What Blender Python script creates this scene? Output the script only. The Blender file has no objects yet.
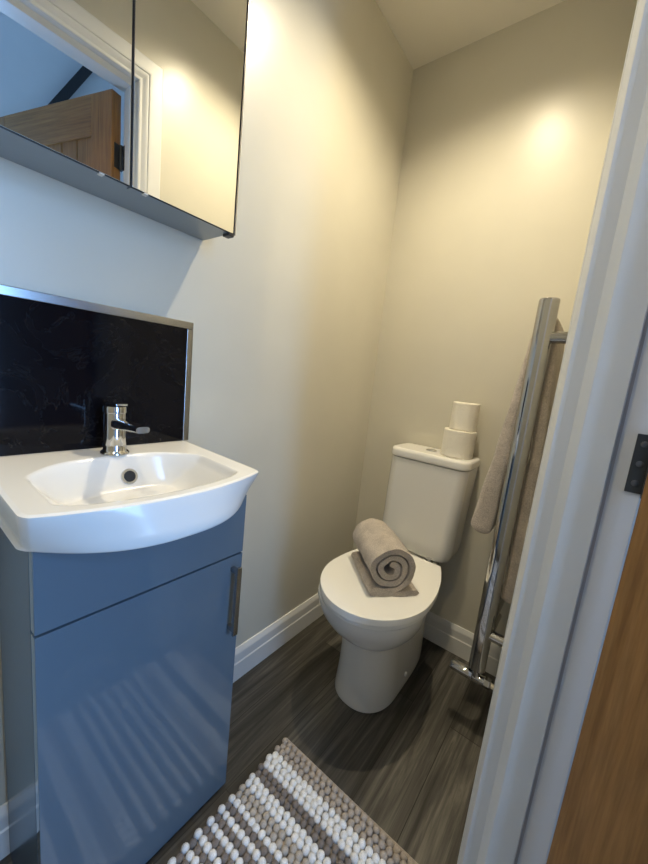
import bpy, bmesh, math, random
from mathutils import Vector, Matrix, noise
random.seed(7)
S = bpy.context.scene
COL = S.collection

# ------------------------------------------------------------------ dimensions
D = 1.263          # back wall
H = 2.30           # ceiling
W = 0.785          # inner face of the right wall
WO = 0.887         # hall side of the right wall
JY = 0.450         # face of the hinge-side jamb lining
NY = -0.290        # face of the latch-side jamb lining
HZ = 1.945         # underside of the head lining
NEAR = -0.52       # wall behind the basin end
HX = 1.98          # far wall of the hall
HYA, HYB = -1.55, 1.30
HH = 2.95

# ------------------------------------------------------------------ materials
def mat(name, col, rough=0.5, metal=0.0, coat=0.0, spec=0.5, sheen=0.0, emit=None, estr=0.0):
    m = bpy.data.materials.new(name); m.use_nodes = True
    b = m.node_tree.nodes['Principled BSDF']
    b.inputs['Base Color'].default_value = (*col, 1)
    b.inputs['Roughness'].default_value = rough
    b.inputs['Metallic'].default_value = metal
    b.inputs['Coat Weight'].default_value = coat
    b.inputs['Coat Roughness'].default_value = 0.03
    b.inputs['Specular IOR Level'].default_value = spec
    b.inputs['Sheen Weight'].default_value = sheen
    if emit:
        b.inputs['Emission Color'].default_value = (*emit, 1)
        b.inputs['Emission Strength'].default_value = estr
    return m
def nt(m):
    return m.node_tree.nodes, m.node_tree.links, m.node_tree.nodes['Principled BSDF']
def coords(m, scale=(1, 1, 1), rot=(0, 0, 0)):
    n, l, b = nt(m)
    tc = n.new('ShaderNodeTexCoord'); mp = n.new('ShaderNodeMapping')
    mp.inputs['Scale'].default_value = scale; mp.inputs['Rotation'].default_value = rot
    l.new(tc.outputs['Object'], mp.inputs['Vector'])
    return mp.outputs['Vector']
def noise_node(m, vec, scale, detail=4, rough=.55, dist=0.0):
    n, l, b = nt(m)
    t = n.new('ShaderNodeTexNoise'); t.inputs['Scale'].default_value = scale
    t.inputs['Detail'].default_value = detail; t.inputs['Roughness'].default_value = rough
    t.inputs['Distortion'].default_value = dist
    l.new(vec, t.inputs['Vector'])
    return t.outputs['Fac']
def ramp(m, fac, stops):
    n, l, b = nt(m)
    r = n.new('ShaderNodeValToRGB'); e = r.color_ramp.elements
    while len(e) > 1: e.remove(e[-1])
    e[0].position = stops[0][0]; e[0].color = (*stops[0][1], 1)
    for p, c in stops[1:]:
        x = e.new(p); x.color = (*c, 1)
    l.new(fac, r.inputs['Fac'])
    return r.outputs['Color']
def bump(m, h, strength=.3, dist=.002):
    n, l, b = nt(m)
    k = n.new('ShaderNodeBump'); k.inputs['Strength'].default_value = strength
    k.inputs['Distance'].default_value = dist
    l.new(h, k.inputs['Height']); l.new(k.outputs['Normal'], b.inputs['Normal'])
def mixc(m, fac, a, c, mode='MIX'):
    n, l, b = nt(m)
    x = n.new('ShaderNodeMix'); x.data_type = 'RGBA'; x.blend_type = mode
    if isinstance(fac, float): x.inputs[0].default_value = fac
    else: l.new(fac, x.inputs[0])
    l.new(a, x.inputs[6]); l.new(c, x.inputs[7])
    return x.outputs[2]

M = {}
def paint(name, col, rough, bs=.06):
    m = mat(name, col, rough); v = coords(m)
    h = noise_node(m, v, 260, 3); bump(m, h, bs, .0006)
    n, l, b = nt(m)
    f = noise_node(m, v, 3.0, 3)
    c = ramp(m, f, [(.35, tuple(x*.97 for x in col)), (.65, tuple(min(1, x*1.02) for x in col))])
    l.new(c, b.inputs['Base Color'])
    return m
M['wall'] = paint('cream_satin_wall_paint', (.615, .585, .49), .34)
M['ceil'] = paint('ceiling_paint', (.78, .74, .65), .7)
M['hall'] = paint('white_hall_paint', (.80, .80, .79), .6)
M['trim'] = paint('white_trim_paint', (.74, .74, .72), .33, .04)
M['jamb'] = M['trim']
M['gapstrip'] = mat('grey_gap_strip', (.50, .46, .43), .6)
M['ceramic'] = mat('white_ceramic', (.80, .79, .755), .18, coat=.15)
M['seatw'] = mat('white_seat_plastic', (.90, .89, .85), .22)
M['chrome'] = mat('chrome', (.66, .67, .69), .05, 1.0)
M['railc'] = mat('chrome_rail', (.47, .47, .47), .07, 1.0)
M['brush'] = mat('brushed_steel', (.40, .40, .40), .24, 1.0)
M['mirror'] = mat('mirror_glass', (.88, .89, .88), .0, 1.0)
M['alu'] = mat('silver_cabinet_body', (.30, .335, .37), .35, .5)
M['black'] = mat('black_plastic', (.012, .012, .014), .4)
M['hole'] = mat('dark_hole', (.01, .01, .012), .6)
M['hinge'] = mat('dark_hinge_metal', (.075, .078, .08), .42, .7)
M['screw'] = mat('hinge_screw', (.16, .165, .17), .35, .9)
M['brass'] = mat('pale_pipe_sleeve', (.62, .56, .45), .4)
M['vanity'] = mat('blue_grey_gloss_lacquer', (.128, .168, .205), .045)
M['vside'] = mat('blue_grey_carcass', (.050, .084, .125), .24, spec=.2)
M['beam'] = mat('black_beam', (.012, .013, .016), .5)
M['glow'] = mat('downlight_lens', (.9, .85, .7), .4, emit=(1, .80, .52), estr=14)

# black marble splashback
m = M['marble'] = mat('black_marble_gloss_panel', (.004, .004, .006), .08, spec=.22)
v = coords(m); n, l, b = nt(m)
f = noise_node(m, v, 9, 8, .62, 1.2)
c = ramp(m, f, [(.0, (.003, .003, .005)), (.492, (.003, .003, .005)), (.5, (.011, .012, .014)), (.508, (.004, .004, .006)), (1, (.006, .006, .009))])
l.new(c, b.inputs['Base Color'])

# wood vinyl floor: planks along y
m = M['floor'] = mat('dark_wood_plank_floor', (.08, .07, .06), .42)
n, l, b = nt(m)
v = coords(m, rot=(0, 0, math.radians(90)))
br = n.new('ShaderNodeTexBrick'); br.offset = .37; br.offset_frequency = 2
br.inputs['Scale'].default_value = 1.0
br.inputs['Brick Width'].default_value = .92; br.inputs['Row Height'].default_value = .127
br.inputs['Mortar Size'].default_value = .0012; br.inputs['Mortar Smooth'].default_value = .1
br.inputs['Color1'].default_value = (0, 0, 0, 1); br.inputs['Color2'].default_value = (1, 1, 1, 1)
br.inputs['Mortar'].default_value = (.3, .3, .3, 1)
l.new(v, br.inputs['Vector'])
base = ramp(m, br.outputs['Color'], [(0, (.040, .037, .031)), (.5, (.066, .061, .052)), (1, (.115, .107, .092))])
v2 = coords(m, scale=(42, 2.2, 1)); g1 = noise_node(m, v2, 1.0, 6, .65, .8)
v3 = coords(m, scale=(150, 5, 1)); g2 = noise_node(m, v3, 1.0, 4, .6)
gr = ramp(m, g1, [(.32, (.34, .33, .32)), (.5, (.92, .92, .92)), (.66, (1.9, 1.88, 1.84))])
gr2 = ramp(m, g2, [(.3, (.72, .72, .72)), (.7, (1.2, 1.2, 1.2))])
c = mixc(m, 1.0, base, gr, 'MULTIPLY'); c = mixc(m, 1.0, c, gr2, 'MULTIPLY')
mort = n.new('ShaderNodeRGB'); mort.outputs[0].default_value = (.018, .015, .012, 1)
c = mixc(m, br.outputs['Fac'], c, mort.outputs[0])
l.new(c, b.inputs['Base Color']); bump(m, g2, .12, .001)

# oak
def oak(name, scale):
    m = mat(name, (.4, .2, .08), .42)
    n, l, b = nt(m)
    v = coords(m, scale=scale); g = noise_node(m, v, 1.0, 7, .66, 1.0)
    s2 = tuple(x*3.5 for x in scale); v2 = coords(m, scale=s2); g2 = noise_node(m, v2, 1.0, 3, .6)
    c1 = ramp(m, g, [(.25, (.26, .115, .028)), (.5, (.36, .168, .044)), (.76, (.43, .215, .066))])
    c2 = ramp(m, g2, [(.3, (.72, .70, .67)), (.65, (1.08, 1.08, 1.08))])
    c = mixc(m, 1.0, c1, c2, 'MULTIPLY'); l.new(c, b.inputs['Base Color'])
    bump(m, g2, .12, .0008)
    return m
M['oak_v'] = oak('oak_grain_upright', (46, 46, 2.4))
M['oak_h'] = oak('oak_grain_across', (2.4, 46, 46))

# terry towels
def terry(name, a, c):
    m = mat(name, a, .95, sheen=.35, spec=.15)
    n, l, b = nt(m)
    v = coords(m); g = noise_node(m, v, 330, 4, .7); g0 = noise_node(m, v, 26, 3)
    col = ramp(m, g, [(.3, a), (.62, c)])
    tone = ramp(m, g0, [(.35, (.86, .86, .86)), (.65, (1.06, 1.06, 1.06))])
    l.new(mixc(m, 1.0, col, tone, 'MULTIPLY'), b.inputs['Base Color'])
    bump(m, g, .9, .004)
    return m
M['towel'] = terry('taupe_terry_cloth', (.37, .315, .265), (.65, .575, .50))
def felt(name, a):
    m = mat(name, a, .95, sheen=.2, spec=.15)
    v = coords(m); g = noise_node(m, v, 500, 3, .7); n, l, b = nt(m)
    l.new(ramp(m, g, [(.3, tuple(x*.78 for x in a)), (.7, tuple(min(1, x*1.12) for x in a))]), b.inputs['Base Color'])
    bump(m, g, .5, .0015)
    return m
M['wool_w'] = felt('white_wool', (.92, .91, .88))
M['wool_t'] = felt('taupe_wool', (.47, .405, .34))
M['wool_d'] = felt('dark_taupe_wool', (.235, .20, .175))
M['wool_l'] = felt('light_taupe_wool', (.52, .465, .40))
# toilet paper
m = M['paper'] = mat('toilet_paper', (.83, .79, .69), .9, spec=.2)
v = coords(m); bump(m, noise_node(m, v, 170, 2), .7, .0025)
M['card'] = mat('card_core', (.45, .36, .26), .9)
# window glass
M['sky'] = mat('bright_frosted_daylight_pane', (.5, .7, 1), .5, emit=(.40, .66, 1.0), estr=5.0)

# ------------------------------------------------------------------ mesh helpers
class MB:
    def __init__(s): s.v = []; s.f = []; s.mi = []
    def add(s, vs, fs, mi=0):
        o = len(s.v); s.v += [tuple(p) for p in vs]
        for f in fs: s.f.append([i+o for i in f]); s.mi.append(mi)
        return s
    def box(s, x0, y0, z0, x1, y1, z1, mi=0, F=None):
        vs = [(x, y, z) for z in (z0, z1) for y in (y0, y1) for x in (x0, x1)]
        if F: vs = [F(*p) for p in vs]
        return s.add(vs, [(0, 2, 3, 1), (4, 5, 7, 6), (0, 1, 5, 4), (2, 6, 7, 3), (0, 4, 6, 2), (1, 3, 7, 5)], mi)
    def loft(s, rings, cap0=True, cap1=True, closed=True, mi=0):
        o = len(s.v); k = len(rings[0])
        for r in rings: s.v += [tuple(p) for p in r]
        for a in range(len(rings)-1):
            for i in range(k if closed else k-1):
                j = (i+1) % k
                s.f.append([o+a*k+i, o+a*k+j, o+(a+1)*k+j, o+(a+1)*k+i]); s.mi.append(mi)
        if cap0: s.f.append([o+i for i in range(k)][::-1]); s.mi.append(mi)
        if cap1: s.f.append([o+(len(rings)-1)*k+i for i in range(k)]); s.mi.append(mi)
        return s
    def tube(s, pts, rad, seg=20, cap=True, mi=0):
        pts = [Vector(p) for p in pts]; rings = []
        n = None
        for i, p in enumerate(pts):
            t = (pts[min(i+1, len(pts)-1)]-pts[max(i-1, 0)]).normalized()
            if n is None:
                n = t.orthogonal().normalized()
            n = (n - t*n.dot(t)).normalized(); bb = t.cross(n)
            r = rad[i] if isinstance(rad, (list, tuple)) else rad
            rings.append([p+(n*math.cos(a)+bb*math.sin(a))*r for a in [2*math.pi*k/seg for k in range(seg)]])
        return s.loft(rings, cap, cap, mi=mi)
    def lathe(s, prof, c, axis='z', seg=48, mi=0, cap=True):
        rings = []
        for r, h in prof:
            ring = []
            for k in range(seg):
                a = 2*math.pi*k/seg; u, w = r*math.cos(a), r*math.sin(a)
                if axis == 'z': p = (c[0]+u, c[1]+w, c[2]+h)
                elif axis == 'x': p = (c[0]+h, c[1]+u, c[2]+w)
                else: p = (c[0]+w, c[1]+h, c[2]+u)
                ring.append(p)
            rings.append(ring)
        return s.loft(rings, cap, cap, mi=mi)
    def build(s, name, mats, parent=None, origin=None, bevel=0, bseg=2, angle=35, smooth=True, subsurf=0, kind=None):
        if not isinstance(mats, (list, tuple)): mats = [mats]
        me = bpy.data.meshes.new(name)
        base = Vector(parent_world(parent)) if parent else Vector(origin or (0, 0, 0))
        me.from_pydata([tuple(Vector(p)-base) for p in s.v], [], s.f)
        for m_ in mats: me.materials.append(m_)
        for p, k in zip(me.polygons, s.mi): p.material_index = k
        bm = bmesh.new(); bm.from_mesh(me)
        bmesh.ops.recalc_face_normals(bm, faces=bm.faces)
        if bevel:
            es = [e for e in bm.edges if len(e.link_faces) == 2 and e.calc_face_angle(0) > math.radians(30)]
            bmesh.ops.bevel(bm, geom=es, offset=bevel, segments=bseg, profile=.5, affect='EDGES', clamp_overlap=True)
        bm.to_mesh(me); bm.free()
        if smooth:
            for p in me.polygons: p.use_smooth = True
            me.set_sharp_from_angle(angle=math.radians(angle))
        o = bpy.data.objects.new(name, me); COL.objects.link(o)
        if parent: o.parent = parent
        else: o.location = base
        if smooth and angle < 70:
            md = o.modifiers.new('weighted', 'WEIGHTED_NORMAL'); md.keep_sharp = True; md.weight = 100
        if subsurf:
            md = o.modifiers.new('smooth', 'SUBSURF'); md.levels = subsurf; md.render_levels = subsurf
        if kind: o['kind'] = kind
        return o
def parent_world(p):
    v = Vector(p.location)
    while p.parent: p = p.parent; v += Vector(p.location)
    return v
def tag(o, label=None, cat=None, group=None, kind=None):
    if label: o['label'] = label
    if cat: o['category'] = cat
    if group: o['group'] = group
    if kind: o['kind'] = kind
    return o
def thing(name, loc, label, cat, group=None, kind=None):
    o = bpy.data.objects.new(name, None); COL.objects.link(o); o.location = loc
    o.empty_display_size = .05
    return tag(o, label, cat, group, kind)
def struct(mb, name, m, label, cat, **k):
    o = mb.build(name, m, **k); return tag(o, label, cat, kind='structure')

# ------------------------------------------------------------------ room shell
struct(MB().box(-.1, NEAR-.1, -.08, WO, D+.1, 0), 'floor', M['floor'], 'dark wood plank floor of the small toilet room', 'floor')
struct(MB().box(-.1, NEAR-.1, H, WO, D+.1, H+.08), 'ceiling', M['ceil'], 'plain pale ceiling above the toilet', 'ceiling')
struct(MB().box(-.1, NEAR-.1, 0, 0, D+.1, H), 'wall_left', M['wall'], 'cream wall behind the basin and mirror cabinet', 'wall')
struct(MB().box(0, D, 0, WO, D+.1, H), 'wall_back', M['wall'], 'cream wall behind the toilet cistern', 'wall')
struct(MB().box(0, NEAR-.1, 0, WO, NEAR, H), 'wall_near', M['wall'], 'cream wall on the near side of the basin', 'wall')
LT = .025
mb = MB().box(W, JY+LT, 0, WO, D, H).box(W, NEAR, 0, WO, NY-LT, H).box(W, NY-LT, HZ+LT, WO, JY+LT, H)
struct(mb, 'wall_right', M['wall'], 'cream wall with the doorway and the towel rail', 'wall')

# baseboards: stepped profile, (out, z)
BP = [(0, 0), (.016, 0), (.016, .066), (.0135, .070), (.0135, .096), (.010, .104), (.007, .112), (.0045, .117), (0, .117)]
def board(name, p0, p1, nrm, label):
    mb = MB(); rings = []
    for p in (p0, p1): rings.append([(p[0]+nrm[0]*a, p[1]+nrm[1]*a, z) for a, z in BP])
    mb.loft(rings)
    return struct(mb, name, M['trim'], label, 'baseboard', angle=25)
board('baseboard_left', (0, NEAR), (0, D), (1, 0), 'white stepped baseboard along the basin wall')
board('baseboard_back', (.016, D), (W-.016, D), (0, -1), 'white stepped baseboard behind the toilet')
board('baseboard_right', (W, .535), (W, D), (-1, 0), 'white stepped baseboard under the towel rail')

# door lining (with planted stop) and architraves
def u_sweep(mb, prof, x_of, cap=True):
    """prof: (d, t): d outward from the opening, t -> x.  U path round the doorway"""
    P = []
    for s in range(4):
        r = []
        for d, t in prof:
            y = (NY-d) if s < 2 else (JY+d); z = 0 if s in (0, 3) else HZ+d
            r.append((x_of(t), y, z))
        P.append(r)
    mb.loft(P)
lin = [(0, W+.0001), (0, .7985), (-.0115, .8105), (-.012, .8125), (-.012, .8475), (-.010, .849), (0, .849), (0, .8495), (.0, WO-.001), (LT, WO-.001), (LT, W+.0001)]
mb = MB(); u_sweep(mb, lin, lambda t: t)
jamb = struct(mb, 'trim_1', M['jamb'], 'white door lining with planted stop around the doorway', 'door frame', angle=20)
mb = MB(); u_sweep(mb, [(.0002, .8492), (-.0035, .8492), (-.0035, .8528), (.0002, .8528)], lambda t: t)
sl = mb.build('gap_strip', M['gapstrip'], jamb); sl['label'] = 'thin grey strip in place of the gap beside the stop'  # grey strip standing in for the gap beside the stop
AP = [(.0005, 0), (.0005, .0065), (.003, .0085), (.008, .0090), (.0085, .0075), (.010, .0075), (.013, .0092), (.018, .0128), (.023, .0150), (.026, .0152), (.0265, .0140), (.029, .0140), (.031, .0172), (.034, .0180), (.040, .018), (.071, .018), (.074, .0165), (.075, .014), (.075, 0)]
mb = MB(); u_sweep(mb, AP, lambda t: W-t)
struct(mb, 'trim_2', M['trim'], 'white moulded architrave on the room side of the doorway', 'door frame', angle=20)
mb = MB(); u_sweep(mb, [(d+.006, t) for d, t in AP], lambda t: WO+t)
struct(mb, 'trim_3', M['trim'], 'white moulded architrave on the hall side of the doorway', 'door frame', angle=20)

# oak door, open 72 degrees into the hall
PX, PY = .890, .445
A = math.radians(-16.3)
U = Vector((math.cos(A), math.sin(A), 0)); N = Vector((math.sin(A), -math.cos(A), 0))   # N towards the camera side
dr = thing('door_1', (PX, PY, 0), 'oak plank-panel door standing open into the hall', 'door', kind='structure')
dr.rotation_euler = (0, 0, A)
def door_part(name, boxes, m, bev=.002):
    mb = MB()
    for bx in boxes: mb.box(*bx)
    me_parent = dr
    # local frame: x along leaf, y = outer face (+) to inner face (-)
    o = mb.build(name, m, None, bevel=bev)
    o.parent = dr
    return o
DW = .70; ST = .105
def lb(u0, u1, z0, z1, a=0.0, b=.035): return (u0, -b, z0, u1, -a, z1)
door_part('stile', [lb(.003, ST, .008, 1.933)], M['oak_v'])
door_part('stile', [lb(DW-ST, DW, .008, 1.933)], M['oak_v'])
door_part('top_rail', [lb(ST, DW-ST, 1.933-.130, 1.933)], M['oak_h'], .0015)
door_part('bottom_rail', [lb(ST, DW-ST, .008, .21)], M['oak_h'], .0015)
np_ = 6; pw = (DW-2*ST)/np_
door_part('plank_panel', [lb(ST+i*pw+.0008, ST+(i+1)*pw-.0008, .205, 1.808, .006, .029) for i in range(np_)], M['oak_v'], .0035)
for hz in (.24, .994, 1.738):
    mb = MB()
    # leaf on the jamb rebate
    mb.box(.8690, JY-.0022, hz-.039, WO-.0005, JY-.0002, hz+.039)
    # knuckle
    mb.tube([(PX+.001, PY-.001, hz-.041), (PX+.001, PY-.001, hz+.041)], .0055, 14)
    # leaf on the door edge
    def F(u, t, z): return (PX+U.x*u+N.x*t, PY+U.y*u+N.y*t, z)
    mb.box(.0006, .001, hz-.039, .0029, .026, hz+.039, F=F)
    h = mb.build('hinge', M['hinge'], None, origin=(PX, PY, 0), bevel=.0006)
    h.parent = dr; h.location = (0, 0, 0); h.rotation_euler = (0, 0, -A)
    h['label'] = 'dark metal butt hinge'
    for k in (-.026, 0, .026):
        s_ = MB().lathe([(.0042, 0), (.0042, -.0006), (.003, -.0012), (.0006, -.0009)], (.8780, JY-.0022, hz+k), 'y', 16).build('screw', M['screw'], None, origin=(PX, PY, 0))
        s_.parent = h; s_.location = (0, 0, 0)

# ------------------------------------------------------------------ hall beyond the doorway
struct(MB().box(WO, HYA-.1, -.08, HX+.1, HYB+.1, 0), 'floor_hall', M['floor'], 'dark wood plank floor of the hall beyond the doorway', 'floor')
WY0, WY1, WZ0, WZ1 = -.20, .36, .50, 2.10       # unseen window added in the far hall wall to bring in daylight
mb = MB().box(HX, HYA, 0, HX+.1, WY0, HH).box(HX, WY1, 0, HX+.1, HYB, HH).box(HX, WY0, 0, HX+.1, WY1, WZ0).box(HX, WY0, WZ1, HX+.1, WY1, HH)
struct(mb, 'wall_hall_far', M['hall'], 'white hall wall facing the doorway, with an added window', 'wall')
struct(MB().box(WO, HYB, 0, HX+.1, HYB+.1, HH), 'wall_hall_end', M['hall'], 'white hall wall at the hinge side of the open door', 'wall')
struct(MB().box(WO, HYA-.1, 0, HX+.1, HYA, HH), 'wall_hall_near', M['hall'], 'white hall wall at the latch side of the doorway', 'wall')
mb = MB().box(WO-.1, D+.1, 0, WO, HYB+.1, HH).box(WO-.1, HYA-.1, 0, WO, NEAR-.1, HH).box(WO-.1, NEAR-.1, H+.08, WO, D+.1, HH)
struct(mb, 'wall_hall_back', M['hall'], 'white hall wall around the outside of the toilet room', 'wall')
RX0, RX1, RY0, RY1 = 1.15, 1.75, -.95, .15          # unseen rooflight added to brighten the hall
mb = MB().box(WO-.1, HYA-.1, HH, RX0, HYB+.1, HH+.1).box(RX1, HYA-.1, HH, HX+.1, HYB+.1, HH+.1).box(RX0, HYA-.1, HH, RX1, RY0, HH+.1).box(RX0, RY1, HH, RX1, HYB+.1, HH+.1)
struct(mb, 'ceiling_hall', M['hall'], 'white hall ceiling with an added rooflight', 'ceiling')
w = thing('added_window_1', (HX+.05, (WY0+WY1)/2, WZ0), 'unseen window added in the far hall wall for daylight', 'window', kind='structure')
mb = MB(); t = .045
mb.box(HX+.02, WY0, WZ0, HX+.08, WY0+t, WZ1).box(HX+.02, WY1-t, WZ0, HX+.08, WY1, WZ1).box(HX+.02, WY0+t, WZ0, HX+.08, WY1-t, WZ0+t).box(HX+.02, WY0+t, WZ1-t, HX+.08, WY1-t, WZ1).box(HX+.025, (WY0+WY1)/2-.02, WZ0+t, HX+.075, (WY0+WY1)/2+.02, WZ1-t)
mb.build('added_window_frame', M['trim'], w, bevel=.003)
w = thing('added_window_2', ((RX0+RX1)/2, (RY0+RY1)/2, HH+.05), 'unseen rooflight added in the hall ceiling for daylight', 'window', kind='structure')
mb = MB(); t = .04
mb.box(RX0, RY0, HH+.02, RX0+t, RY1, HH+.08).box(RX1-t, RY0, HH+.02, RX1, RY1, HH+.08).box(RX0+t, RY0, HH+.02, RX1-t, RY0+t, HH+.08).box(RX0+t, RY1-t, HH+.02, RX1-t, RY1, HH+.08)
mb.build('added_window_frame', M['trim'], w, bevel=.003)
# dark sloping beam on the far hall wall
b0 = Vector((HX-.03, .545, 2.30)); b1 = Vector((HX-.03, .80, 2.75)); dd = (b1-b0).normalized(); pp = Vector((0, -dd.z, dd.y))*.021
mb = MB(); vs = []
for x in (HX-.05, HX-.0005):
    for q in (b0-pp-dd*.3, b0+pp-dd*.3, b1+pp, b1-pp): vs.append((x, q.y, q.z))
mb.add(vs, [(0, 1, 2, 3), (4, 7, 6, 5), (0, 4, 5, 1), (1, 5, 6, 2), (2, 6, 7, 3), (3, 7, 4, 0)])
tag(mb.build('sloping_beam', M['beam'], None, origin=(HX-.02, b0.y, b0.z), bevel=.003), 'black sloping beam on the hall wall, seen in the mirror above the door', 'beam')

# ------------------------------------------------------------------ mirror cabinet
CY0, CYS, CY1, CZ0, CZ1, CD = -.0795, .143, .3655, 1.350, 1.99, .1175
cab = thing('mirror_cabinet', (0, (CY0+CY1)/2, CZ0), 'wall-hung bathroom cabinet with two mirrored doors above the basin', 'cabinet')
mb = MB().box(.0005, CY0+.003, CZ0+.002, .098, CY1-.003, CZ1)
mb.build('body', M['alu'], cab, bevel=.0015)
for (a, b_) in ((CY0, CYS), (CYS, CY1)):
    d_ = MB().box(.0985, a+.0012, CZ0, .1120, b_-.0012, CZ1).build('mirror_door', M['alu'], cab, bevel=.0008); d_['label'] = 'mirrored cabinet door'
    MB().box(.1121, a+.0012, CZ0, .1150, b_-.0012, CZ1).build('black_edge', M['black'], d_, bevel=.0004)
    MB().box(.1151, a+.0022, CZ0+.0010, CD, b_-(.0045 if b_ == CY1 else .0022), CZ1-.001).build('mirror_pane', M['mirror'], d_, bevel=.0005)
mb = MB().box(.0985, CY1-.0008, CZ0-.001, .1175, CY1+.0022, CZ1); mb.build('edge_strip', M['brush'], cab, bevel=.0004)
mb = MB().box(.095, CY1-.016, CZ0-.006, .117, CY1-.001, CZ0+.0005); mb.build('corner_clip', M['black'], cab, bevel=.0015)
for y in (.098, .170):
    MB().box(.106, y-.004, CZ0-.0016, .1172, y+.004, CZ0+.0005).build('pane_clip', M['trim'], cab, bevel=.001)

# ------------------------------------------------------------------ splashback
SP0, SP1, SZ0, SZ1 = -.075, .343, .8622, 1.156
sp = thing('splashback', (.004, (SP0+SP1)/2, SZ0), 'black marble-look splashback panel with chrome trim behind the basin', 'splashback')
MB().box(.0005, SP0+.006, SZ0, .006, SP1-.006, SZ1-.006).build('panel', M['marble'], sp, bevel=.0005)
def Lr(y0, z0, y1, z1):
    mb = MB().box(.0005, y0, z0, .0085, y1, z1); mb.build('edge_trim', M['brush'], sp, bevel=.0018)
Lr(SP0, SZ1-.017, SP1, SZ1); Lr(SP1-.016, SZ0, SP1, SZ1-.0172); Lr(SP0, SZ0, SP0+.016, SZ1-.0172)

# ------------------------------------------------------------------ vanity unit
VX, VL, VR = .244, -.034, .3455
van = thing('vanity_unit', (.12, (VL+VR)/2, 0), 'glossy blue-grey vanity cupboard under the white basin', 'vanity unit')
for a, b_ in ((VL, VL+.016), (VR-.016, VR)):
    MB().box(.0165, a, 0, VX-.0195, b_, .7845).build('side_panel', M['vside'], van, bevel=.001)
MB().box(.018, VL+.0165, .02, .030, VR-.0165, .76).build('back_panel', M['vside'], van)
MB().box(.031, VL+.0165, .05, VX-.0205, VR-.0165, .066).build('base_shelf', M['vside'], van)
MB().box(VX-.019, VL, .6495, VX, VR, .7845).build('fascia_panel', M['vanity'], van, bevel=.0012)
vd = MB().box(VX-.019, VL, .006, VX, VR, .6455).build('door', M['vanity'], van, bevel=.0012)
mb = MB(); hy = .318
mb.box(VX+.0005, hy-.005, .470, VX+.026, hy+.005, .480).box(VX+.0005, hy-.005, .612, VX+.026, hy+.005, .622).box(VX+.020, hy-.0065, .463, VX+.027, hy+.0065, .629)
mb.build('handle', M['brush'], vd, bevel=.0012)['label'] = 'brushed steel bar handle'

# ------------------------------------------------------------------ basin
BC, BHW = .1395, .1915
bas = thing('wash_basin', (.0, BC, .785), 'white ceramic bow-fronted wash basin on the blue-grey vanity', 'wash basin')
XB = .001
BZ = .7855                          # underside of the apron
def front_x(s): return .290+.038*(1-abs(s)**2.0)                   # rim, s in -1..1 across the width
def front_b(s): return .345-.098*abs(s)**2.5                       # underside of the apron
NU, NV = 150, 96
def top_z(x, y):
    s = (y-BC)/BHW; fx = front_x(s)
    w_ = (y-BC+.002)/(BHW-.036)
    cx0, cx1 = .074+.070*min(1, abs(w_))**3.4, fx-.019-.012*min(1, abs(w_))**8
    u = (x-(cx0+cx1)/2)/((cx1-cx0)/2)
    # back wall and front wall steep, ends run down gently
    def st(q): q = max(0, min(1, q)); return q*q*(3-2*q)
    au = st((1-abs(u))/.30)
    aw = st((1-abs(w_))/.42)
    crease = st((1-abs(w_))/.07)
    z = .8615-.0075*max(0, min(1, (x-.02)/.28))
    z -= (.010*crease*st((1-abs(u))/.13)+.0555*aw**.8*au)*(1 if abs(u) < 1 and abs(w_) < 1 else 0)
    return z
rows = []
mb = MB()
for i in range(NU+1):
    s = -1+2*i/NU; r = []
    for j in range(NV+1):
        v_ = j/NV
        y = BC+s*BHW
        x = XB+(front_x(s)-XB)*v_
        k = max(0, v_-.94)/.06; y -= math.copysign(1, s)*(abs(s)**30)*.005*k**2
        r.append((x, y, top_z(x, y)))
    rows.append(r)
mb.loft(rows, False, False, closed=False)
out = [rows[0][j] for j in range(NV+1)]+[rows[i][NV] for i in range(1, NU+1)]+[rows[NU][j] for j in range(NV-1, -1, -1)]
rings = [list(out)]
VCY, VHW = .1440, .1865
for q, g in ((0, .0022), (.03, .0040), (.08, .0045), (.35, .003), (.7, .0015), (.93, 0), (.98, -.002), (1.0, -.006)):
    r = []
    for x, y, z in out:
        s = max(-1, min(1, (y-BC)/BHW)); v_ = (x-XB)/(front_x(s)-XB)
        xb = XB+(front_b(s)-XB)*v_; yb = VCY+s*VHW
        e = q**1.25
        zz = z+(BZ-z)*(q if q > 0 else .006/.08)
        if q == 0: zz = z-.0022
        X = x+(xb-x)*e; Y = y+(yb-y)*e
        X += g*v_**6; Y += math.copysign(g*min(1, abs(s)**20), s)
        r.append((X, Y, zz))
    rings.append(r)
mb.loft(rings, False, True, closed=False)
k_ = len(rings)
for i in range(k_-1):
    mb.add([rings[i][0], rings[i][-1], rings[i+1][-1], rings[i+1][0]], [(0, 1, 2, 3)])
bo = mb.build('bowl', M['ceramic'], bas, angle=75)
bm = bmesh.new(); bm.from_mesh(bo.data); bmesh.ops.remove_doubles(bm, verts=bm.verts, dist=.0002); bmesh.ops.recalc_face_normals(bm, faces=bm.faces); bm.to_mesh(bo.data); bm.free()
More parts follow.
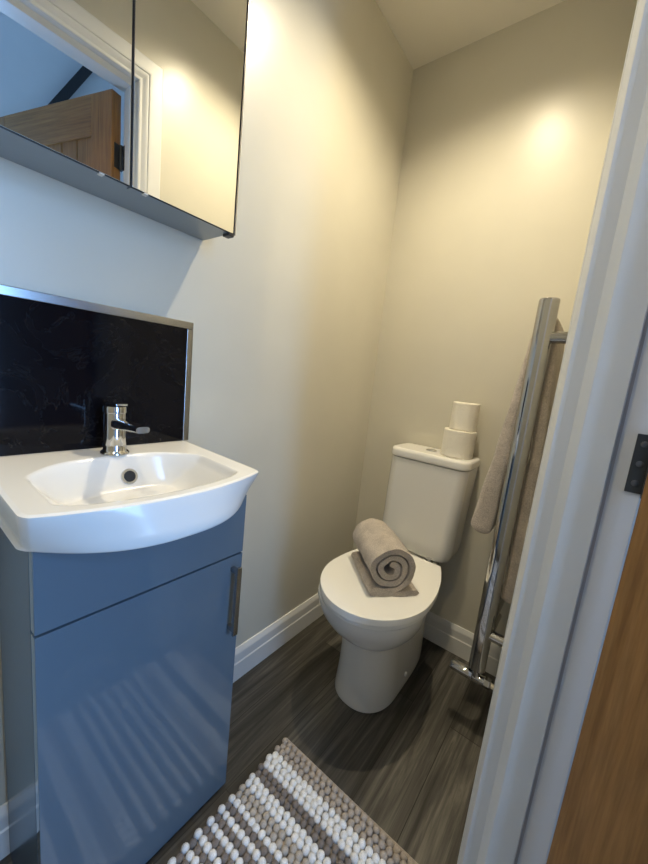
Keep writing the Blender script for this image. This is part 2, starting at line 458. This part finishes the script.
# overflow on the back slope of the bowl
oc = Vector((.0935, .160, top_z(.0935, .160)+.0005)); on = Vector((top_z(.0905, .16)-top_z(.0965, .16), 0, .006)).normalized()
def disc(prof, c, nrm, seg=32):
    t1 = Vector((0, 1, 0)); t2 = nrm.cross(t1).normalized(); mb = MB(); rings = []
    for r, h in prof: rings.append([c+nrm*h+(t1*math.cos(a)+t2*math.sin(a))*r for a in [2*math.pi*k/seg for k in range(seg)]])
    mb.loft(rings); return mb
ov = disc([(.0165, -.012), (.0165, .001), (.0155, .0028), (.0115, .0028), (.0105, .001)], oc, on).build('overflow_ring', M['chrome'], bas)
disc([(.0104, .0008), (.0104, .0016), (.001, .0020)], oc, on).build('overflow_hole', M['hole'], ov)
dz = top_z(.19, BC)
dn = MB().lathe([(.024, -.003), (.024, .002), (.021, .0035), (.016, .002)], (.19, BC, dz), 'z', 32).build('drain_ring', M['chrome'], bas)
MB().lathe([(.0155, -.002), (.0155, .003), (.012, .0055), (.001, .006)], (.19, BC, dz), 'z', 32).build('drain_plug', M['chrome'], bas)

# tap
TX, TY, TZ = .056, .147, .8615
tap = thing('mixer_tap', (TX, TY, TZ), 'short chrome mixer tap standing on the back of the basin', 'tap')
MB().lathe([(.0265, -.0005), (.0265, .003), (.0240, .0055), (.0215, .008), (.0205, .020), (.0200, .078), (.0195, .083)], (TX, TY, TZ), 'z', 40).build('body', M['chrome'], tap, angle=50)
mb = MB(); rings = []
for k in range(11):
    q = k/10; x = TX+.010+q*.108; z = TZ+.062+.010*q-.004*q*q; hw = .0140-.0015*q; hh = .0120-.0060*q
    rings.append([(x, TY+hw*math.copysign(abs(math.cos(a))**.55, math.cos(a)), z+hh*math.copysign(abs(math.sin(a))**.7, math.sin(a))) for a in [2*math.pi*i/28 for i in range(28)]])
mb.loft(rings); mb.build('spout', M['chrome'], tap, angle=50)
lv = MB().lathe([(.0205, .0835), (.0215, .0850), (.0215, .0935), (.0205, .097), (.014, .0985), (.002, .099)], (TX, TY, TZ), 'z', 40)
lv.build('lever_cap', M['chrome'], tap, angle=50)
mb = MB(); mb.loft([[(TX-.014, TY-.013, TZ+.0985), (TX-.014, TY+.013, TZ+.0985), (TX-.014, TY+.013, TZ+.103), (TX-.014, TY-.013, TZ+.103)],
                    [(TX+.030, TY-.011, TZ+.1005), (TX+.030, TY+.011, TZ+.1005), (TX+.030, TY+.011, TZ+.105), (TX+.030, TY-.011, TZ+.105)],
                    [(TX+.050, TY-.009, TZ+.107), (TX+.050, TY+.009, TZ+.107), (TX+.050, TY+.009, TZ+.111), (TX+.050, TY-.009, TZ+.111)]][:2])
mb.build('lever', M['chrome'], tap, bevel=.0012)

# ------------------------------------------------------------------ toilet
TC = .364
toi = thing('toilet', (TC, .95, 0), 'white close-coupled toilet with closed lid against the back wall', 'toilet')
def dring(z, hw, yf, yb, yc, nf=2.2, nb=4.0, k=64, c=TC, taper=0):
    r = []
    for i in range(k):
        a = 2*math.pi*i/k; cs, sn = math.cos(a), math.sin(a)
        n_ = nf if sn < 0 else nb
        L = (yc-yf) if sn < 0 else (yb-yc)
        yy = yc+L*math.copysign(abs(sn)**(2/n_), sn)
        tp = 1-taper*max(0, min(1, (yy-yc)/(1.06-yc)))**1.6
        r.append((c+hw*tp*math.copysign(abs(cs)**(2/n_), cs), yy, z))
    return r
P = []   # z, hw, yf, yb, yc
for z, hw, yf, yb, yc in ((0, .1035, .752, 1.20, .88), (.004, .1055, .749, 1.20, .88), (.03, .1040, .749, 1.20, .88), (.10, .0995, .746, 1.20, .88), (.17, .0960, .739, 1.20, .87), (.225, .0955, .730, 1.20, .86), (.240, .0965, .727, 1.20, .86),
                          (.246, .099, .724, 1.20, .86), (.252, .104, .722, 1.20, .86), (.262, .114, .709, 1.20, .86), (.285, .131, .683, 1.205, .85), (.31, .146, .659, 1.21, .84), (.34, .158, .637, 1.215, .825), (.37, .165, .623, 1.22, .81), (.395, .168, .616, 1.22, .80), (.402, .167, .617, 1.22, .80), (.4045, .163, .622, 1.218, .80)):
    P.append(dring(z, hw, yf, yb, yc, c=TC-.013*max(0, 1-z/.36), taper=.40*max(0, min(1, (z-.24)/.1))))
mb = MB().loft(P); mb.build('pan', M['ceramic'], toi, angle=50)
def seat_ring(z, g, c=TC+.009, k=96):
    """D outline: round front, straight back; g = inset"""
    r = []; hw, yf, yc, yb = .1715-g, .597+g, .80, 1.045-g
    half = []
    for i in range(41):
        a = math.pi+math.pi*i/40
        half.append((c+hw*math.cos(a), yc+(yc-yf)*math.sin(a)))
    right = []
    for i in range(1, 13):
        q = i/12; x = hw-(.056)*q**2.0; right.append((c+x, yc+(yb-yc)*q))
    back = []
    x0 = right[-1][0]
    for i in range(1, 16): q = i/16; back.append((x0+(2*c-2*x0)*q, yb))
    left = [(2*c-x, y) for x, y in right[::-1]]
    return [(x, y, z) for x, y in half+right+back+left]
def slab(z0, z1, g, r=.004):
    return MB().loft([seat_ring(z0, g+r*.7), seat_ring(z0+r*.4, g+r*.15), seat_ring(z0+r, g), seat_ring(z1-r, g), seat_ring(z1-r*.4, g+r*.15), seat_ring(z1, g+r*.7)])
slab(.4055, .4205, .0075, .003).build('seat', M['seatw'], toi, angle=50)
slab(.4225, .4445, .0, .0025).build('lid', M['seatw'], toi, angle=50)
for s in (-1, 1):
    MB().lathe([(.013, .405), (.013, .440), (.010, .4445)], (TC+s*.075, 1.067, 0), 'z', 24).build('seat_hinge', M['chrome'], toi)
CX = .3555; YB = 1.256
def cring(z, hw, yf, rf, k=10, yb=YB):
    r = []; CC = CX-.012*max(0, min(1, (.78-z)/.34))
    for cx, cy, a0, rr in ((CC+hw-rf, yf+rf, -90, rf), (CC+hw-.012, yb-.012, 0, .012), (CC-hw+.012, yb-.012, 90, .012), (CC-hw+rf, yf+rf, 180, rf)):
        for i in range(k+1):
            a = math.radians(a0+90*i/k); r.append((cx+rr*math.cos(a), cy+rr*math.sin(a), z))
    return r
mb = MB().loft([cring(.4055, .098, 1.150, .03), cring(.407, .116, 1.136, .034), cring(.4115, .130, 1.125, .036), cring(.421, .1405, 1.116, .038), cring(.437, .1470, 1.111, .040), cring(.47, .1495, 1.109, .041), cring(.55, .1490, 1.107, .041), cring(.65, .1505, 1.104, .041), cring(.777, .1510, 1.101, .041), cring(.780, .149, 1.103, .039)])
mb.build('cistern', M['ceramic'], toi, angle=50)
mb = MB().loft([cring(.7830, .151, 1.101, .037), cring(.7850, .1540, 1.097, .041), cring(.790, .1550, 1.0955, .042), cring(.806, .1545, 1.096, .042), cring(.8125, .1525, 1.098, .041), cring(.8165, .147, 1.1035, .037), cring(.818, .139, 1.111, .03, yb=YB-.008)])
mb.build('cistern_lid', M['ceramic'], toi, angle=50)
fb = MB().lathe([(.0215, -.001), (.0215, .002), (.0195, .0035), (.018, .003)], (.343, 1.180, .818), 'z', 32).build('flush_plate', M['chrome'], toi)
MB().lathe([(.0170, .0), (.0170, .0040), (.015, .0055), (.002, .006)], (.343, 1.180, .818), 'z', 32).build('flush_button', M['chrome'], fb)
MB().lathe([(.0085, 0), (.0085, .004), (.006, .0065), (.001, .0072)], (TC+.0905, .955, .05), 'x', 20).build('bolt_cap', M['seatw'], toi)

# ------------------------------------------------------------------ toilet rolls
def roll(x, y, z, R, h, label):
    t = thing('toilet_roll', (x, y, z), label, 'toilet roll', 'toilet rolls stacked on the cistern')
    prof = [(.021, .0), (R-.003, .0), (R-.0006, .0015), (R, .005), (R, h-.005), (R-.0008, h-.0012), (R-.003, h), (R-.012, h-.0012), (.030, h-.0003), (.0205, h)]
    o = MB().lathe(prof, (x, y, z), 'z', 56, cap=False)
    n_ = len(prof); seg = 56
    o.loft([o.v[(n_-1)*seg:(n_)*seg], o.v[0:seg]], False, False)
    o.build('paper', M['paper'], t, angle=50)
    MB().loft([[(x+r*math.cos(a), y+r*math.sin(a), z+q) for a in [2*math.pi*i/32 for i in range(32)]] for r, q in ((.0204, .001), (.0204, h-.001), (.0190, h-.001), (.0190, .001), (.0204, .001))], False, False).build('core', M['card'], t)
    MB().box(x-.0004-.0, y-R-.0012, z+.002, x+.0004, y-R+.0005, z+h-.002)
roll(.4385, 1.180, .8183, .057, .100, 'wider white toilet roll standing on the cistern lid, below another roll')
roll(.4430, 1.186, .9186, .0470, .100, 'narrower white toilet roll on top of the stack of two')

# ------------------------------------------------------------------ rolled towel on the lid
def offset_path(pts, th):
    """closed outline of a strip of thickness th following 2d pts"""
    L, R = [], []
    for i, p in enumerate(pts):
        a = pts[max(0, i-1)]; b_ = pts[min(len(pts)-1, i+1)]
        d = Vector((b_[0]-a[0], b_[1]-a[1])); d.normalize(); n_ = Vector((-d.y, d.x))*th/2
        L.append((p[0]+n_.x, p[1]+n_.y)); R.append((p[0]-n_.x, p[1]-n_.y))
    # rounded ends
    e = []
    p = pts[-1]; a = pts[-2]; d = Vector((p[0]-a[0], p[1]-a[1])).normalized()
    e1 = [(p[0]+d.x*th*.42, p[1]+d.y*th*.42)]
    p = pts[0]; a = pts[1]; d = Vector((p[0]-a[0], p[1]-a[1])).normalized()
    e0 = [(p[0]+d.x*th*.42, p[1]+d.y*th*.42)]
    return L+e1+R[::-1]+e0
pts = []
cz = .0850; turns = 2.5; r0 = .014; r1 = .0690
NSP = 110
for i in range(NSP+1):
    q = i/NSP; a = math.radians(90)+2*math.pi*turns*(q-1)+math.radians(180)
    r = r0+(r1-r0)*q
    wob = 1+.05*math.sin(3*a+1)*(1-q)+.035*math.sin(5*a)*(1-q)
    pts.append((r*wob*math.cos(a)*1.03, cz+r*wob*math.sin(a)*.97))
# now at the bottom of the roll (angle 270 deg): run out flat, fold back under
zb = pts[-1][1]
for i in range(1, 9): pts.append((pts[NSP][0]+.0058*i, zb-.0008*math.sin(i*.8)))
fx, fz = pts[-1]
for i in range(1, 10):
    a = math.radians(90-20*i); rr = (zb-.0085)/2
    pts.append((fx+rr*math.cos(a)*1.0, zb-rr+rr*math.sin(a)))
x_end = pts[-1][0]
for i in range(1, 17): pts.append((x_end-.0086*i, .0085+.0010*math.sin(i*.5)))
outl = offset_path(pts, .0165)
ax0 = Vector((.438, .742, .4448)); ax1 = Vector((.280, .888, .4448))
ad = (ax1-ax0).normalized(); sd = Vector((-ad.y, ad.x, 0))     # sd: left seen from the front end
sd = -sd
NL = 34; rings = []
for k in range(NL+1):
    q = k/NL; c0 = ax0.lerp(ax1, q); r = []
    for (u, z) in outl:
        p = c0 + sd*(-u) + Vector((0, 0, z))
        nn = noise.noise_vector(Vector((p.x*34, p.y*34, p.z*34+5)))*.0022
        sag = 1+.03*math.sin(q*math.pi)
        ends = .004*noise.noise(Vector((u*60, z*60, 3.1+9*round(q))))*(1 if k in (0, NL) else 0)
        pz = .4448+(p.z-.4448)*sag
        r.append((p.x+nn.x+ad.x*ends, p.y+nn.y+ad.y*ends, max(.4449, pz+nn.z)))
    rings.append(r)
mb = MB()
n_ = len(outl)
mb.loft(rings, False, False)
# end caps as strip quads between the two sides of the cloth
def cap(o):
    half = (n_-2)//2
    L = list(range(0, half)); Rr = [n_-2-i for i in range(half)]
    for i in range(half-1):
        mb.f.append([o+L[i], o+L[i+1], o+Rr[i+1], o+Rr[i]]); mb.mi.append(0)
    mb.f.append([o+L[half-1], o+half, o+Rr[half-1]]); mb.mi.append(0)
    mb.f.append([o+L[0], o+Rr[0], o+n_-1]); mb.mi.append(0)
cap(0); cap(NL*n_)
rt_ = mb.build('rolled_towel', M['towel'], None, origin=(.32, .89, .4448), angle=70)
tag(rt_, 'rolled taupe terry towel lying on the closed toilet lid', 'towel')

# ------------------------------------------------------------------ towel rail and hanging towel
RXc, RY1_, RY2_ = .672, .955, 1.195
rail = thing('towel_radiator', (RXc, (RY1_+RY2_)/2, .17), 'tall chrome ladder towel radiator on the wall beside the door', 'towel radiator')
def oval(z, k=32, a=.0245, b_=.0205, cy=RY1_, s=1.0):
    return [(RXc+a*s*math.copysign(abs(math.cos(t))**.85, math.cos(t)), cy+b_*s*math.copysign(abs(math.sin(t))**.85, math.sin(t)), z) for t in [2*math.pi*i/k for i in range(k)]]
for cy in (RY1_,):
    MB().loft([oval(.212, cy=cy, s=.75), oval(.215, cy=cy, s=.95), oval(.218, cy=cy), oval(1.316, cy=cy), oval(1.321, cy=cy, s=.97), oval(1.323, cy=cy, s=.85)]).build('upright', M['railc'], rail, angle=50)
for z in (.275, .335, .395, .56, .62, .68, .85, .91, .97, 1.13, 1.19, 1.25):
    MB().tube([(RXc+.004, RY1_+.012, z), (RXc+.004, RY2_, z), (RXc+.004, RY2_+.002, z), (RXc+.004, RY2_+.003, z)], [.0105, .0105, .009, .006], 18).build('rung', M['railc'], rail)
for cy in (RY1_,):
    for z in (.342, 1.224):
        mb = MB().tube([(RXc+.015, cy, z), (W-.006, cy, z)], .0155, 24).lathe([(.0215, 0), (.0215, .005), (.016, .0058)], (W-.0065, cy, z), 'x', 24)
        mb.build('wall_bracket', M['railc'], rail)
vz = .186
vb = MB().tube([(RXc-.006, RY1_, vz), (RXc+.016, RY1_, vz), (RXc+.030, RY1_, vz)], [.0135, .0125, .0145], 24)
vb.tube([(RXc, RY1_, vz), (RXc, RY1_, .2118)], .0125, 20)
vb = vb.build('valve', M['railc'], rail, angle=50)
MB().lathe([(.0125, -.006), (.0165, -.010), (.0170, -.034), (.0162, -.070), (.0120, -.076), (.002, -.077)], (RXc, RY1_, vz), 'x', 28).build('valve_head', M['railc'], vb, angle=50)
MB().lathe([(.0155, .026), (.0165, .030), (.0165, .042), (.0150, .046)], (RXc, RY1_, vz), 'x', 6).build('compression_nut', M['railc'], vb)
MB().tube([(RXc+.044, RY1_, vz), (RXc+.060, RY1_, vz-.003), (RXc+.073, RY1_, vz-.022), (RXc+.074, RY1_, .012), (RXc+.074, RY1_, .0005)], .0078, 18).build('pipe', M['brass'], vb)['label'] = 'pale pipe running down to the floor'

# hanging towel: thick folded cloth hung over the top rung
cen = []   # centre line in (x, z) and half thickness: room side bottom -> over rung -> wall side bottom
def lerp(a, b_, q): return a+(b_-a)*q
for i in range(25):
    q = i/24; z = lerp(.660, 1.240, q)
    x = lerp(.604, .654, q**.95); th = lerp(.032, .0105, q**.75)
    cen.append((x, z, th))
for i in range(1, 10):
    a = math.pi-math.pi*i/10
    cen.append((.679+.0175*math.cos(a)*1.05, 1.2495+.026*math.sin(a), .0088))
for i in range(31):
    q = i/30; z = lerp(1.235, .468, q)
    x = lerp(.697, .716, q**.7); th = lerp(.0090, .0205, q**.8)
    cen.append((x, z, th))
def towel_outline(jit):
    L, R = [], []
    for i, (x, z, th) in enumerate(cen):
        a = cen[max(0, i-1)]; b_ = cen[min(len(cen)-1, i+1)]
        d = Vector((b_[0]-a[0], b_[1]-a[1])).normalized(); n_ = Vector((-d.y, d.x))
        L.append((x+n_.x*th, z+n_.y*th)); R.append((x-n_.x*th, z-n_.y*th))
    def endcap(p, p2, th):
        d = Vector((p[0]-p2[0], p[1]-p2[1])).normalized(); n_ = Vector((-d.y, d.x)); o = []
        for k in range(1, 8):
            t_ = math.pi*k/8; o.append((p[0]+n_.x*th*math.cos(t_)+d.x*th*math.sin(t_)*.8, p[1]+n_.y*th*math.cos(t_)+d.y*th*math.sin(t_)*.8))
        return o
    return L+endcap(cen[-1], cen[-2], cen[-1][2])+R[::-1]+endcap(cen[0], cen[1], cen[0][2])
OUT = towel_outline(0)
NY_ = 16; rings = []
y0, y1 = .979, 1.172
mb = MB()
for k in range(NY_+1):
    q = k/NY_; y = lerp(y0, y1, q); r = []
    edge = min(q, 1-q); sh = 1.0
    for j, (x, z) in enumerate(OUT):
        nn = noise.noise_vector(Vector((x*14, y*20, z*9)))*.0045*min(1, max(0, (1.24-z)*6))
        n2 = noise.noise(Vector((x*80, y*80, z*80)))*.0012
        r.append((x+nn.x+n2, y+(nn.y if k in (0, NY_) else 0)*.8, z+nn.z*.6))
    rings.append(r)
# rounded near and far faces: shrink towards the centre line
def inset(ring, dy, amt):
    m_ = len(cen); o = []
    full = len(ring)
    # centre line partner for every outline point
    for j, p in enumerate(ring):
        if j < m_: c = cen[j]
        elif j < m_+7: c = cen[-1]
        elif j < 2*m_+7: c = cen[2*m_+6-j]
        else: c = cen[0]
        o.append((p[0]+(c[0]-p[0])*amt, p[1]+dy, p[2]+(c[1]-p[2])*amt))
    return o
rings = [inset(rings[0], -.006, .80), inset(rings[0], -.005, .45), inset(rings[0], -.003, .18)]+rings+[inset(rings[-1], .003, .18), inset(rings[-1], .005, .45), inset(rings[-1], .006, .80)]
mb.loft(rings, False, False)
m_ = len(cen); nO = len(OUT)
def cap2(o):
    for i in range(m_-1):
        a, b_ = i, i+1; c, d_ = 2*m_+6-(i+1), 2*m_+6-i
        mb.f.append([o+a, o+b_, o+c, o+d_]); mb.mi.append(0)
    mb.f.append([o+m_-1+i for i in range(9)]); mb.mi.append(0)
    mb.f.append([o+2*m_+6+i for i in range(8)]+[o]); mb.mi.append(0)
cap2(0); cap2((len(rings)-1)*nO)
ht = mb.build('hand_towel', M['towel'], None, origin=(.68, 1.075, .45), angle=80)
tag(ht, 'taupe terry towel hanging folded over the chrome towel radiator', 'towel')

# ------------------------------------------------------------------ bobble rug
RX0_, RX1_, RYF, RYN = .278, .735, .533, -.36
rug = thing('bobble_rug', ((RX0_+RX1_)/2, (RYF+RYN)/2, 0), 'striped taupe and white bobble rug in front of the vanity', 'rug')
MB().box(RX0_+.004, RYN, .0005, RX1_, RYF-.003, .006).build('backing', M['wool_t'], rug, bevel=.002)
MB().tube([(RX0_+.004, RYF-.0035, .006), (RX1_, RYF-.0035, .006)], .0052, 10).build('edge_binding', M['wool_t'], rug)
seq = 'ttt'+'www'+'dd'+'ww'+'ll'+'w'+'d'+'w'+'d'+'w'+'d'+'w'+'d'+'w'+'d'+'w'+'d'+'ww'+'ll'+'ww'+'dd'+'www'+'ttt'
rp, xp = .0157, .0178
ICO = None
def ico():
    bm = bmesh.new(); bmesh.ops.create_icosphere(bm, subdivisions=2, radius=1)
    r = ([tuple(v.co) for v in bm.verts], [[v.index for v in f.verts] for f in bm.faces]); bm.free(); return r
IV, IF = ico()
piles = {k: MB() for k in 'wtdl'}
y = RYF-.012; i = 0
while y > RYN+.006:
    c = seq[i % len(seq)]; mb = piles[c]
    nx = int((RX1_-RX0_-.004)/xp)
    big = 1.06 if c == 'w' else .98
    for k in range(nx):
        x = RX0_+.006+(k+(.5 if i % 2 else .18))*xp+random.uniform(-.0012, .0012)
        yy = y+random.uniform(-.001, .001)
        rx, ry_, rz = .0090*big*random.uniform(.93, 1.07), .0092*big*random.uniform(.93, 1.07), .0095*big*random.uniform(.9, 1.1)
        zc = .0045+rz*.78
        sk = random.uniform(-.25, .25)
        mb.add([(x+a*rx+cc*sk*.002, yy+b_*ry_, max(.0015, zc+cc*rz)) for a, b_, cc in IV], IF)
    y -= rp; i += 1
for k, nm in (('w', 'white_bobbles'), ('t', 'taupe_bobbles'), ('d', 'dark_taupe_bobbles'), ('l', 'light_taupe_bobbles')):
    o = piles[k].build(nm, M['wool_'+k], rug, angle=180); o['kind'] = 'stuff'
    o['label'] = nm.replace('_bobbles', '').replace('_', ' ')+' wool bobble stripes'

# ------------------------------------------------------------------ lights
LAMPS = ((.435, .76, 52, 'recessed ceiling downlight above the toilet'), (.41, -.16, 25, 'recessed ceiling downlight above the basin'))
for x, y, pw_, lab in LAMPS:
    t = thing('ceiling_downlight', (x, y, H), lab, 'downlight', 'recessed ceiling downlights')
    MB().lathe([(.030, -.0005), (.043, -.0005), (.043, -.003), (.040, -.0055), (.032, -.004), (.030, -.0005)], (x, y, H), 'z', 40, cap=False).build('bezel', M['trim'], t)
    MB().lathe([(.0295, -.0006), (.0295, -.002), (.001, -.0022)], (x, y, H), 'z', 32).build('lens', M['glow'], t)
    ld = bpy.data.lights.new('downlight', 'SPOT'); ld.energy = pw_; ld.color = (1.0, .86, .61)
    ld.shadow_soft_size = .028; ld.spot_size = math.radians(142 if y > 0 else 130); ld.spot_blend = 1.0
    lo = bpy.data.objects.new('downlight_lamp', ld); COL.objects.link(lo); lo.location = (x, y, H-.035)
def area(name, loc, rot, sx, sy, e, col):
    ld = bpy.data.lights.new(name, 'AREA'); ld.shape = 'RECTANGLE'; ld.size = sx; ld.size_y = sy; ld.energy = e; ld.color = col
    lo = bpy.data.objects.new(name, ld); COL.objects.link(lo); lo.location = loc; lo.rotation_euler = rot
DAY = (.27, .53, 1.0)
area('added_window_daylight', (HX+.10, (WY0+WY1)/2, (WZ0+WZ1)/2), (0, math.radians(90), 0), WZ1-WZ0, WY1-WY0, 50, DAY)  # blue daylight lamp behind the added window
area('added_rooflight_daylight', ((RX0+RX1)/2, (RY0+RY1)/2, HH+.10), (0, 0, 0), RX1-RX0, RY1-RY0, 3, DAY)  # weak blue lamp above the added rooflight
wd = bpy.data.worlds.new('sky'); S.world = wd; wd.use_nodes = True
wn = wd.node_tree.nodes; wl = wd.node_tree.links
sk = wn.new('ShaderNodeTexSky'); sk.sky_type = 'HOSEK_WILKIE'; sk.turbidity = 3; sk.sun_direction = (-.5, .3, .75)
wl.new(sk.outputs['Color'], wn['Background'].inputs['Color']); wn['Background'].inputs['Strength'].default_value = .6

# ------------------------------------------------------------------ camera
yaw, pit, rol = .6451, .1595, .1069
f_px = 354.13
fw = Vector((-math.sin(yaw)*math.cos(pit), math.cos(yaw)*math.cos(pit), -math.sin(pit)))
rt = Vector((math.cos(yaw), math.sin(yaw), 0)); up = rt.cross(fw)
c_, s_ = math.cos(rol), math.sin(rol)
rt, up = rt*c_+up*s_, up*c_-rt*s_
cd = bpy.data.cameras.new('camera'); co = bpy.data.objects.new('camera', cd); COL.objects.link(co)
cd.sensor_fit = 'VERTICAL'; cd.sensor_height = 36; cd.lens = f_px*36/864; cd.clip_start = .01
mw = Matrix((( rt.x, up.x, -fw.x, .8217), (rt.y, up.y, -fw.y, -.1633), (rt.z, up.z, -fw.z, 1.0649), (0, 0, 0, 1)))
co.matrix_world = mw
S.camera = co
S.view_settings.view_transform = 'Standard'; S.view_settings.look = 'None'; S.view_settings.gamma = 1
S.view_settings.use_curve_mapping = False; S.view_settings.exposure = 0.0
S.cycles.use_denoising = True
S.cycles.max_bounces = 10
S.cycles.sample_clamp_indirect = 6
